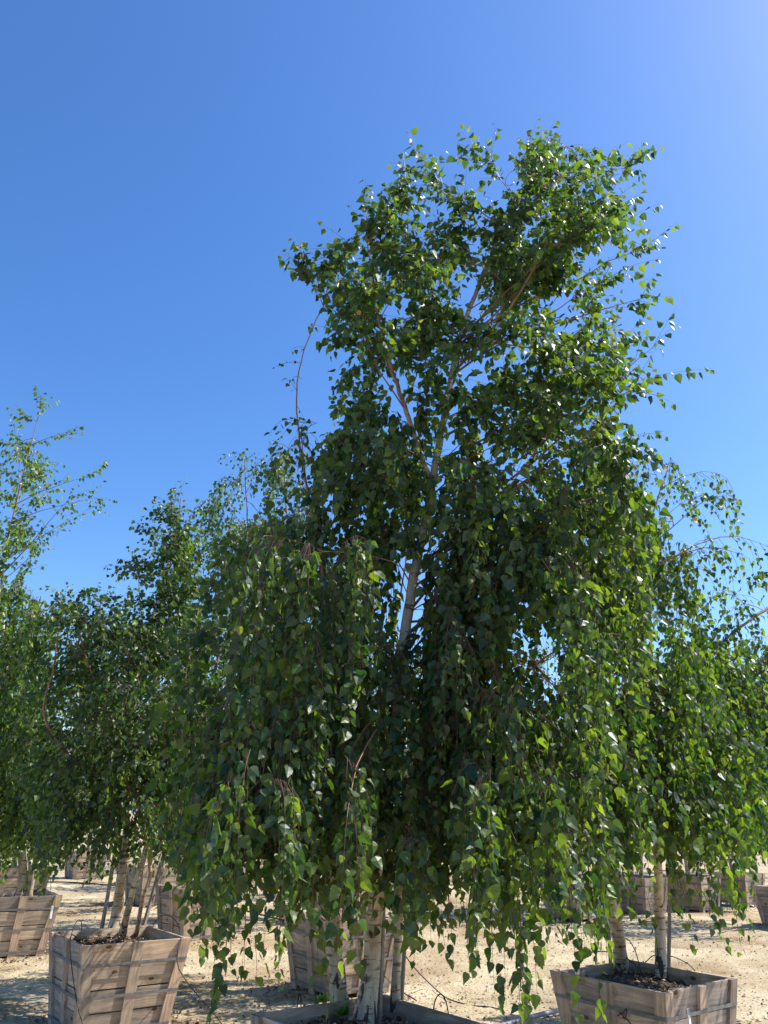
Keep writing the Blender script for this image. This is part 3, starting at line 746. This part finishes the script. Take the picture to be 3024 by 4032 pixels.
# ------------------------------------------------------------------ the birch in the right hand box
def right_birch():
    T = Tree(202)
    b1 = atz(2448, 3822, .60); b2 = atz(2607, 3848, .60)
    A = T.trunk([b1] + [at(u, v, y) for u, v, y in [(2420, 3560, 5.85), (2402, 3400, 5.85), (2440, 2900, 5.9), (2470, 2500, 5.9), (2440, 2190, 5.95), (2392, 2080, 6.0), (2330, 1930, 6.0), (2290, 1820, 6.0)]], .046, .006, 70)
    B = T.trunk([b2] + [at(u, v, y) for u, v, y in [(2596, 3620, b2[1]), (2590, 3400, 5.8), (2565, 3000, 5.85), (2530, 2550, 5.9), (2500, 2340, 5.9), (2495, 2270, 5.9), (2540, 2120, 5.9), (2565, 2040, 5.9), (2610, 1900, 5.9)]], .036, .004, 70)
    k = dict(size=(.042, .064), dens=23, tl=.08, spread=.55)
    arms = [(2860, 1880, 5.6), (2900, 1960, 5.7), (2790, 1960, 5.8), (2700, 1900, 6.2), (2640, 1800, 6.0), (2530, 1790, 6.2), (2830, 2120, 5.5), (2950, 2200, 5.6), (3040, 2160, 5.8), (2740, 2230, 5.6), (2400, 1760, 6.1), (2760, 2380, 5.5), (2960, 2350, 5.8)]
    for u, v, y in arms:
        P = limb_to(T, B if u > 2500 else A, None, at(u, v, y), .15, arch=.28, zlo=3.0)
        T.from_limb(P, 9, 'weep', (.15, .5), t0=.4, size=(.035, .055), dens=22)
    crown(T, [A, B], [(2250, 1900), (2450, 1850), (2650, 2050), (2800, 2250), (2750, 2450), (2300, 2500)], 5.9, .85, 56, 'weep', (.25, .65), 9, .3, .18, zlo=2.8, **k)
    crown(T, [A, B], [(2250, 2450), (2750, 2450), (2900, 2750), (2880, 3050), (2300, 3050), (2200, 2800)], 5.75, 1.0, 56, 'weep', (.4, 1.0), 12, .2, .2, zmin=1.22, zjit=.4, zlo=1.7, t0=.45, **k)
    crown(T, [A, B], [(2300, 3000), (2850, 2950), (2880, 3200), (2300, 3250)], 5.6, .9, 26, 'weep', (.3, .7), 11, .1, .15, zmin=1.15, zjit=.35, zlo=1.7, t0=.45, **k)
    for u, v, L, y in [(2780, 3420, .5, 5.3), (2820, 3400, .5, 5.4), (2850, 3380, .4, 5.5), (2480, 3450, .35, 5.6), (2640, 3400, .45, 5.2), (2700, 3480, .15, 5.4)]:
        T.twigs(at(u, v, y)[None] + T.r.normal(0, .05, (3, 3)), np.array([[.25, 0, -1.0]]) + T.r.normal(0, .12, (3, 3)), np.array([L, L * .8, L * .7]), 2.0, dens=24, size=(.042, .062), wob=.08, spread=.4)
    crown(T, [A, B], [(2680, 2350), (2930, 2500), (2980, 2800), (2980, 3150), (2650, 3150)], 6.1, .8, 30, 'weep', (.35, .9), 12, .25, .2, zmin=1.2, zjit=.4, zlo=1.9, t0=.4, **k)
    T.build('arching birch with two pale trunks rising from the lower right box', (1.85, 5.88, .6), 300, 0.1, dark=1.12, yellow=.0012, hue=(1.05, 1.04, .95))
right_birch()

# ------------------------------------------------------------------ the dense birch in the lower left box
def left_birch():
    T = Tree(303)
    b = [atz(447, 3682, .60), atz(482, 3684, .60), atz(536, 3680, .60)]
    A = T.trunk([b[0]] + [at(u, v, y) for u, v, y in [(466, 3570, b[0][1]), (473, 3480, 7.1), (500, 3300, 7.1), (500, 3000, 7.1), (540, 2700, 7.1), (610, 2400, 7.1), (660, 2250, 7.1), (700, 2060, 7.1), (712, 1960, 7.1)]], .046, .004, 60)
    B = T.trunk([b[1]] + [at(u, v, y) for u, v, y in [(520, 3520, 7.05), (565, 3380, 7.05), (640, 3080, 7.1), (700, 2800, 7.1), (760, 2500, 7.2), (800, 2300, 7.2)]], .03, .006, 50)
    C_ = T.trunk([b[2]] + [at(u, v, y) for u, v, y in [(560, 3550, 7.05), (590, 3400, 7.05), (520, 3050, 6.9), (400, 2750, 6.8), (330, 2560, 6.8), (300, 2420, 6.8)]], .02, .006, 50)
    D = T.trunk([at(u, v, y) for u, v, y in [(480, 3150, 7.1), (300, 3000, 6.9), (190, 2860, 6.7), (175, 2760, 6.7), (210, 2640, 6.7), (230, 2480, 6.7)]], .018, .005, 40)
    k = dict(size=(.038, .058), dens=27, tl=.06, spread=.65)
    crown(T, [A], [(700, 1990), (760, 2050), (800, 2250), (780, 2500), (600, 2500), (560, 2250), (610, 2130)], 7.1, .5, 34, 'up', (.18, .4), 13, .8, .03, **k)
    for u, v in [(690, 1960), (760, 2010), (600, 2110), (640, 2030), (545, 2220), (480, 2230), (250, 2380), (330, 2340), (400, 2370), (230, 2430)]:
        P = limb_to(T, A if u > 470 else C_, None, at(u, v, 7.0), 1.0, arch=.02); T.from_limb(P, 8, 'up', (.12, .3), t0=.4, **k)
    crown(T, [A, B, C_, D], [(220, 2450), (420, 2380), (600, 2450), (850, 2350), (880, 2700), (860, 3000), (560, 3050), (180, 3050), (190, 2750)], 7.0, .95, 105, 'up', (.22, .5), 14, .7, .04, **k)
    crown(T, [A, B, C_, D], [(180, 2950), (800, 2950), (820, 3260), (500, 3310), (200, 3300)], 7.0, .95, 60, 'arch', (.22, .5), 13, .3, .04, zmin=.98, zjit=.2, zlo=1.2, **k)
    T.build('dense dark leafed birch with leaning stems in the lower left box', (-2.12, 7.08, .6), 300, 0.1, dark=.92, hue=(.92, 1.0, 1.0))
left_birch()

# ------------------------------------------------------------------ the birch cut by the left edge, leaf tint raised for sunlight
def edge_birch():
    T = Tree(404)
    b = atz(70, 3540, .60)
    A = T.trunk([b] + [at(u, v, y) for u, v, y in [(90, 3440, 10.2), (60, 3000, 10.2), (20, 2600, 10.2), (10, 2250, 10.3), (60, 2000, 10.3), (110, 1800, 10.3), (150, 1640, 10.3)]], .05, .004, 70)
    B = T.trunk([atz(110, 3540, .6)] + [at(u, v, y) for u, v, y in [(128, 3450, 10.2), (150, 3300, 10.2), (160, 3000, 10.2), (120, 2800, 10.0), (60, 2700, 9.9)]], .035, .006, 50)
    k = dict(size=(.052, .078), dens=20, tl=.06, spread=.55)
    for u, v in [(165, 1600), (110, 1640), (270, 1700), (60, 1720), (360, 1870), (370, 1960), (340, 2010), (210, 2110), (120, 2230), (280, 1960), (20, 1750)]:
        P = limb_to(T, A, None, at(u, v, 10.3), .6, arch=.02, zlo=4); T.from_limb(P, 8, 'up', (.2, .45), t0=.25, **k)
    crown(T, [A], [(60, 1750), (200, 1780), (260, 1900), (200, 2100), (50, 2250), (-80, 2150), (-60, 1850)], 10.3, .7, 22, 'up', (.25, .5), 11, .6, .03, **k)
    crown(T, [A, B], [(-150, 2250), (80, 2250), (230, 2420), (180, 2800), (330, 3050), (300, 3150), (-150, 3150)], 10.1, 1.1, 84, 'weep', (.5, 1.3), 12, .2, .2, zmin=.8, zjit=.5, zlo=2.0, t0=.4, **k)
    crown(T, [A, B], [(-100, 3000), (280, 2980), (290, 3200), (-100, 3200)], 9.9, 1.0, 22, 'weep', (.4, .9), 11, .1, .15, zmin=.75, zjit=.4, zlo=1.7, t0=.4, **k)
    crown(T, [A, B], [(-120, 2600), (180, 2650), (300, 3000), (280, 3180), (-120, 3180)], 9.3, .35, 22, 'weep', (.5, 1.2), 11, .1, .18, zmin=.68, zjit=.35, zlo=1.9, t0=.4, **k)
    P = T.limb(at(-40, 2840, 9.8), np.array([1, 0, .35]), at(330, 3080, 9.4), .016, .12); T.from_limb(P, 20, 'weep', (.4, .9), t0=.3, zmin=1.3, **k)
    T.build('weeping birch cut by the left edge, its leaves glinting silver', (-4.41, 10.27, .6), 200, None, dark=1.1, hue=(1.4, 1.32, 1.25))  # raised hue puts sunlight and silver glints into the leaf colour
edge_birch()

# ------------------------------------------------------------------ right edge birch (its box stands outside the frame)
def right_edge_birch():
    T = Tree(505)
    base = np.array([4.3, 7.7, .0])
    A = T.trunk([base, base + (.0, 0, 1.5), base + (-.1, 0, 3.0), base + (-.05, 0, 4.2), base + (.1, 0, 5.0)], .05, .006, 50)
    k = dict(size=(.045, .066), dens=22, tl=.06, spread=.55)
    Lm = T.trunk([at(2730, 2620, 7.2), at(2800, 2570, 7.2), at(2900, 2480, 7.2), at(3030, 2390, 7.3), at(3120, 2330, 7.5), A[30]], .010, .022, 36)
    for u, v, y in [(2860, 2400, 7.1), (2960, 2420, 7.0), (3010, 2250, 7.3), (2830, 2450, 7.0)]:
        P = limb_to(T, Lm, None, at(u, v, y), .2, arch=.15); T.from_limb(P, 10, 'weep', (.15, .35), t0=.4, **k)
    crown(T, [Lm, A], [(2750, 2560), (2950, 2440), (3250, 2300), (3300, 3000), (2900, 3050), (2780, 2850)], 7.5, .9, 66, 'weep', (.4, 1.0), 12, .2, .18, zmin=1.5, zjit=.4, zlo=2.2, t0=.35, **k)
    crown(T, [A], [(2900, 2950), (3200, 2900), (3300, 3200), (2950, 3200)], 7.4, .8, 22, 'weep', (.3, .8), 11, .1, .18, zmin=1.3, zjit=.4, zlo=1.7, t0=.45, **k)
    T.build('birch reaching in from beyond the right edge with a brown bare limb', base, 200, 0.1, dark=1.12, hue=(1.05, 1.03, .95))
right_edge_birch()

# ------------------------------------------------------------------ generic birches behind
def far_birch(x, y, h, rad, seed, label, nl, lodn=None, n=70, size=(.05, .07), dens=16, mode='weep', zlow=1.3, lean=(0, 0), stems=2, hue=(1, 1, 1), dark=1.0, nleaf=0, tw=(.4, 1.0)):
    T = Tree(seed); r = T.r; tr = []
    for s_ in range(stems):
        a = s_ * 2.1 + seed; dx, dy = .12 * math.cos(a), .12 * math.sin(a); hh = h * (1 if s_ == 0 else .72)
        k = 1.0 + .8 * s_
        tr.append(T.trunk([(x + dx, y + dy, .59 if nl else -.02), (x + dx * 2, y + dy * 2, hh * .3), (x + dx * 3 * k + lean[0] * .4, y + dy * 3, hh * .6), (x + dx * 3.4 * k + lean[0], y + dy * 3 + lean[1], hh)], .042 - .01 * s_, .005, 40))
    for i in range(n):
        zf = r.random() ** .8; z = zlow + .9 + (h - zlow - 1.0) * zf
        prof = math.sin(min(1, (1 - zf) * 1.25 + .12) * math.pi / 2) ** .8
        a = r.random() * 6.283; q = np.array([x + lean[0] * zf, y, z]) + np.array([math.cos(a), math.sin(a), 0]) * rad * prof * math.sqrt(.15 + .85 * r.random())
        tp = tr[0] if r.random() < .6 or stems == 1 else tr[1 + r.integers(stems - 1)]
        up_ = mode == 'up' or zf > .78
        P = limb_off(T, q, .08) if r.random() < .6 else None
        if P is None: P = limb_to(T, tp, None, q, .7 if up_ else .3, arch=.04 if up_ else .18, zlo=1.2)
        kw = dict(size=size, dens=dens, tl=.06, spread=.55)
        if up_: T.from_limb(P, 11, 'up', (.2, .45), t0=.3, **kw)
        else: T.from_limb(P, 12, 'weep', tw, zmin=zlow + .4 * r.random(12), t0=.4, **kw)
    T.build(label, (x, y, .6 if nl else 0), nleaf, lodn, hue=hue, dark=dark)
def behind_birch():
    T = Tree(606)
    A = T.trunk([(-.28, 8.75, .6), (-.3, 8.8, 2), at(1250, 2500, 8.8), at(1150, 2150, 8.8), at(1120, 1900, 8.8), at(1140, 1790, 8.8)], .045, .004, 50)
    B = T.trunk([(-.45, 8.85, .6), (-.5, 8.85, 1.6), at(1130, 2700, 8.8), at(1000, 2300, 8.8), at(970, 1960, 8.8), at(965, 1820, 8.8)], .035, .004, 50)
    Cc = T.trunk([(-.2, 8.7, .6), (-.1, 8.8, 2), at(1550, 2500, 8.9), at(1600, 2200, 8.9), at(1620, 2000, 8.9)], .035, .006, 50)
    k = dict(size=(.042, .064), dens=20, tl=.06, spread=.55)
    for u, v in [(965, 1790), (1110, 1770), (1060, 1850), (900, 1880), (1180, 1800), (860, 2010), (1010, 1830)]:
        P = limb_to(T, B if u < 1050 else A, None, at(u, v, 8.8), .8, arch=.03, zlo=3); T.from_limb(P, 9, 'arch', (.15, .45), t0=.3, **k)
    crown(T, [A, B], [(890, 1880), (1120, 1790), (1300, 1960), (1450, 2300), (1400, 2700), (800, 2700), (740, 2350), (800, 2020)], 8.8, 1.0, 125, 'arch', (.3, .65), 12, .4, .12, zlo=2.2, **k)
    crown(T, [A, B, Cc], [(800, 2600), (1400, 2600), (1950, 2400), (2000, 3200), (900, 3250), (830, 2900)], 8.8, 1.1, 80, 'weep', (.4, 1.0), 12, .3, .18, zmin=1.4, zjit=.4, zlo=1.6, **k)
    T.build('birch directly behind the central one, its looser pale crown showing at upper left of it', (-.33, 8.78, .6), 200, None, dark=1.0, hue=(1.04, 1.02, .95))
behind_birch()
far_birch(-2.52, 11.88, 6.3, 1.4, 707, 'birch rising behind the dark leader of the lower left tree', True, None, n=100, size=(.046, .066), dens=19, lean=(.3, 0), nleaf=60)
far_birch(-6.45, 15.0, 5.6, 1.5, 808, 'birch in the half hidden box behind the left edge tree', True, n=66, size=(.055, .08), dens=16, zlow=.72)
far_birch(-4.25, 15.9, 5.2, 1.5, 909, 'birch behind the leaning stems of the lower left tree', True, n=76, size=(.055, .08), dens=17, zlow=.72)
far_birch(-7.6, 21.5, 5.8, 1.8, 910, 'farthest birch at left, standing in the shaded box', True, n=60, size=(.065, .095), dens=14, zlow=.72)
far_birch(-.6, 13.9, 5.4, 1.5, 911, 'birch far behind the central trunks', True, n=76, size=(.055, .08), dens=16, zlow=.72)
far_birch(3.7, 15.4, 5.2, 1.5, 913, 'far birch left of the right hand trunks', True, n=70, size=(.055, .08), dens=16, zlow=.72)
far_birch(5.3, 16.6, 5.4, 1.5, 914, 'far birch seen between the two right hand trunks', True, n=70, size=(.055, .08), dens=16, zlow=.85)
far_birch(6.75, 17.5, 5.2, 1.5, 915, 'far birch right of the right hand trunks', True, n=66, size=(.055, .08), dens=16, zlow=.85)
far_birch(7.31, 14.6, 5.0, 1.5, 916, 'far birch growing in the dark box at the right edge', True, n=66, size=(.055, .08), dens=16, zlow=.85)
far_birch(8.35, 18.9, 5.4, 1.6, 917, 'farthest birch at right', True, n=60, size=(.06, .09), dens=15, zlow=.8)
far_birch(1.5, 18.6, 5.6, 1.7, 918, 'far birch standing in the back row behind the central tree', False, n=60, size=(.065, .095), dens=14, zlow=1.0)
far_birch(-3.2, 20.5, 5.6, 1.8, 919, 'far birch in the back row between the two left boxes', False, n=60, size=(.065, .095), dens=14, zlow=.8)

for x, y, h_, sd, lab in [(-9.3, 17.2, 5.4, 21, 'birch seen low behind the left edge tree'), (-5.6, 25.5, 5.6, 22, 'far off birch beyond the distant left boxes'), (-1.9, 23.5, 5.6, 23, 'far off birch beyond the centre'),
                          (3.6, 23.5, 5.6, 24, 'far off birch beyond the right hand trunks'), (9.8, 21.0, 5.2, 25, 'far off birch at the right edge behind the rest'), (6.2, 25.0, 5.6, 26, 'far off birch in the last row at right')]:
    far_birch(x, y, h_, 1.9, 950 + sd, lab, False, n=56, size=(.07, .10), dens=13, zlow=.7)
for i in range(10):
    x = -15.5 + i * 3.3
    far_birch(x, 29 + (i * 37 % 5) * .7, 5.6 + (i % 3) * .4, 2.3, 1200 + i, 'birch of the last row, %s from the left' % ('first second third fourth fifth sixth seventh eighth ninth tenth'.split()[i]), False, n=44, size=(.12, .18), dens=7, zlow=.25)
# ------------------------------------------------------------------ stakes and tubes
def stake(p0, p1, rr, label, square=True):
    P = resample([p0, (np.array(p0) + np.array(p1)) / 2 + np.array([.004, 0, 0]), p1], 10)
    V, Q = tubes(P[None], np.full((1, 10), rr), 4 if square else 10)
    o = link('tree_stake', trimesh('tree_stake', V - P[0], Q, M['stake'], not square, quads=True), None, P[0])
    # end cap
    tag(o, label, 'stake', 'stakes tied to the birches'); return o
s0 = atz(1488, 4030, .58); stake(s0, at(1512, 3250, s0[1] + .02), .021, 'grey square stake right beside the thick central trunk')
s0 = atz(1578, 3985, .58); stake(s0, at(1612, 3300, s0[1] + .02), .013, 'thin dark stake beside the slim third stem of the central birch')
s0 = atz(413, 3688, .58); s0 = s0 + np.array([-.03, -.04, 0]); stake(s0, at(450, 3370, s0[1]), .017, 'left grey stake in the lower left box')
s0 = atz(556, 3682, .58); stake(s0, at(868, 2560, s0[1] + .3), .019, 'long leaning pole in the lower left box, rightmost stem there')
s0 = atz(2405, 3810, .58); stake(s0, at(2376, 3350, s0[1]), .017, 'dark stake left of the thick trunk in the right hand box')
s0 = atz(2632, 3850, .58); stake(s0, at(2636, 3380, s0[1]), .018, 'brown stake touching the slim trunk in the right hand box')

def hose(pts, r, label, name='drip_tube', mat='black', group='black drip tubes', K=30):
    o = tube_obj(name, pts, r, M[mat], None, K, 6); tag(o, label, 'tube', group); return o
def loop(u0, v0, u1, v1, z, h_, label, r=.0035):
    a = atz(u0, v0, z); b_ = atz(u1, v1, z); m_ = (a + b_) / 2
    hose([a, a * .8 + b_ * .2 + np.array([0, 0, h_ * .75]), m_ + np.array([0, 0, h_]), a * .2 + b_ * .8 + np.array([0, 0, h_ * .75]), b_], r, label)
loop(590, 3690 - 20, 715, 3700, .61, .16, 'drip tube hoop over the right rim of the lower left box')
loop(275, 3700, 322, 3680, .61, .13, 'small drip tube hoop at the left of the lower left box')
loop(1700, 4020, 1772, 4035, .61, .13, 'drip tube hoop in the right corner of the nearest box')
loop(1168, 3985, 1185, 3990, .61, .09, 'short bent drip tube in the left of the nearest box')
loop(2435, 3790, 2530, 3850, .61, .2, 'tall drip tube hoop beside the thick trunk in the right hand box')
loop(2270, 3800, 2540, 3845, .61, .12, 'long low drip tube hoop behind the leaves in the right hand box')
loop(2540, 3790, 2760, 3850, .61, .09, 'low drip tube crossing behind the slim trunk of the right hand box')
loop(165, 3500, 200, 3505, .61, .15, 'drip tube hoop in the left edge box')
# tubes down box sides and over the sand
bx = BOX['L1']
c1 = at(278, 3700, 6.72); hose([atz(300, 3690, .61), c1 + (0, 0, .03), at(276, 3740, 6.62), at(288, 3850, 6.58), at(305, 3960, 6.55), at(335, 4060, 6.5)], .004, 'thin black tube hanging over the left corner of the lower left box')
hose([at(712, 3690, 6.9), at(696, 3770, 6.75), at(712, 3830, 6.9), atz(775, 3915, .03), atz(820, 3965, .02), atz(880, 4040, .02)], .004, 'thin black tube running off the lower left box over the sand')
hose([at(1578, 3740, 8.3), at(1640, 3820, 8.5), atz(1700, 3880, .03), atz(1760, 3930, .015), atz(1850, 3958, .02), atz(1930, 3965, .015), atz(1985, 3985, .02), atz(2000, 4030, .02)], .006, 'black tube sagging onto the sand right of the central stakes')
hose([atz(1515, 3845, .35), atz(1560, 3890, .08), atz(1640, 3940, .02)], .006, 'short black tube behind the central stakes')
hose([atz(1960, 4045, .03), atz(2080, 4008, .03), atz(2200, 3978, .03), atz(2330, 3950, .03)], .02, 'grey pipe lying on the sand beside the right hand box', 'water_pipe', 'pipe', None)
hose([atz(-60, 3477, .03), atz(300, 3475, .03), atz(700, 3520, .02), atz(1150, 3630, .02), atz(1400, 3640, .02)], .015, 'long black pipe across the sand behind the lower left box', 'water_pipe', 'black', None, 40)
# tube on the side of the right hand box (hooked loop)
pts = [(2430, 4000), (2455, 3985), (2468, 3970), (2462, 4010), (2450, 4000), (2475, 4020), (2500, 4060)]
hose([at(u, v, 5.38 - .0006 * (u - 2430)) for u, v in pts], .004, 'curled end of black tube on the side of the right hand box')
box_tag((203, 3592), 9.62, 'white tag on the corner batten of the left edge box', 'L2', .13, .022)
box_tag((925, 3560), 11.36, 'white tag on the right corner of the box behind the lower left one', 'M2', .13, .022)
box_tag((2712, 4005), 5.30, 'white tag hanging on the sunlit side of the right hand box', 'R1', .09, .02)
g0 = at(840, 2680, 7.33)
o = tube_obj('tie_tape', [g0 + np.array([.045 * math.cos(a), .045 * math.sin(a), 0]) for a in np.linspace(0, 6.0, 9)], .008, M['greentie'], None, 20, 6)
tag(o, 'green tie tape round the leaning pole of the lower left birch', 'tie')

# weeds
def weed(p, n, L, label, seed):
    T = np.random.default_rng(seed); me = []
    A = unit(np.column_stack([T.normal(0, 1, n), T.normal(0, 1, n), .5 + T.random(n)])); nr = T.normal(0, 1, (n, 3)); nr = unit(nr - (nr * A).sum(1, keepdims=True) * A)
    V, Tt, Cc = bake_leaves(A * .01, A, nr, L * (.6 + .6 * T.random(n)), np.tile([.07, .14, .03], (n, 1)), 1)
    o = link('weed', trimesh('weed', V, Tt, M['leaf'], False, Cc), None, p); tag(o, label, 'weed', 'small green weeds')
weed(atz(1352, 4000, .62), 16, .05, 'weed with round leaves at the foot of the left central trunk', 1)
weed(atz(1262, 3950, .62), 8, .05, 'small weed by the back rim of the nearest box', 2)
weed(atz(403, 3452, .0), 10, .12, 'left tuft of green weed on the far sand', 3)
weed(atz(420, 3450, .0), 10, .12, 'right tuft of green weed on the far sand', 4)

# moss patches in the right hand box
def moss(p, s, label):
    n = 14; V = [(0, 0, .012)]; Fc = []
    for k in range(n):
        a = k / n * 6.283; q = s * (.7 + .5 * random.random()); V.append((q * math.cos(a), q * math.sin(a) * .7, -.012))
    Fc = [(0, 1 + k, 1 + (k + 1) % n) for k in range(n)]
    o = link('moss_patch', pymesh('moss_patch', V, Fc, M['moss']), None, p); tag(o, label, 'moss')
moss(atz(2690, 3850, .605), .08, 'green moss patch right of the slim trunk in the right hand box')
moss(atz(2370, 3850, .605), .06, 'green moss patch left of the thick trunk in the right hand box')

# ------------------------------------------------------------------ litter on the sand
def smp(r, n):
    y = 7.2 + 15 * r.random(n) ** 1.5; x = (r.random(n) * 2 - 1) * (y * .62)
    keep = np.sin(x * 1.1 + np.sin(y * .9) * 2) + np.sin(y * 1.7 + x * .4) + r.normal(0, .9, n) > -.2
    x = np.where(keep, x, x + r.normal(0, .9, n))
    return np.column_stack([x, y, ground_h(x, y) + .006])
def smp_drift(r, n):
    ks = [k for k in BOX if k not in ('C1', 'N3')]; out = []
    for k in ks:
        x, y = BOX[k]['xy']; m_ = n // len(ks); a = r.random(m_) * 6.283; q = .42 + .22 * np.abs(r.normal(0, 1, m_))
        px = x + q * np.cos(a); py = y + q * np.sin(a); out.append(np.column_stack([px, py, ground_h(px, py) + .008]))
    p = np.vstack(out); return np.vstack([p, p[:n - len(p)]])
V, T_, C_ = flakes(6500, smp_drift, .02, 9, LITTER)
tag(link('leaf_drift', trimesh('leaf_drift', V, T_, M['litter'], False, C_)), 'dead leaves drifted against the feet of the boxes', kind='stuff')
V, T_, C_ = flakes(19000, smp, .016, 5, LITTER)
tag(link('leaf_litter', trimesh('leaf_litter', V, T_, M['litter'], False, C_)), 'dry leaf litter and twigs scattered over the sand', kind='stuff')
def smp2(r, n):
    y = 7.2 + 11 * r.random(n) ** 1.3; x = (r.random(n) * 2 - 1) * (y * .6)
    return np.column_stack([x, y, ground_h(x, y) + .004])
V, T_, C_ = flakes(9000, smp2, .012, 6, [(.42, .35, .27), (.5, .43, .34), (.35, .28, .2), (.25, .2, .16)])
tag(link('pebbles', trimesh('pebbles', V, T_, M['litter'], False, C_)), 'small stones and clods on the sand', kind='stuff')
print('tris', sum(len(o.data.loops) - 2 * len(o.data.polygons) for o in sc.objects if o.type == 'MESH'), 'objs', len(sc.objects))
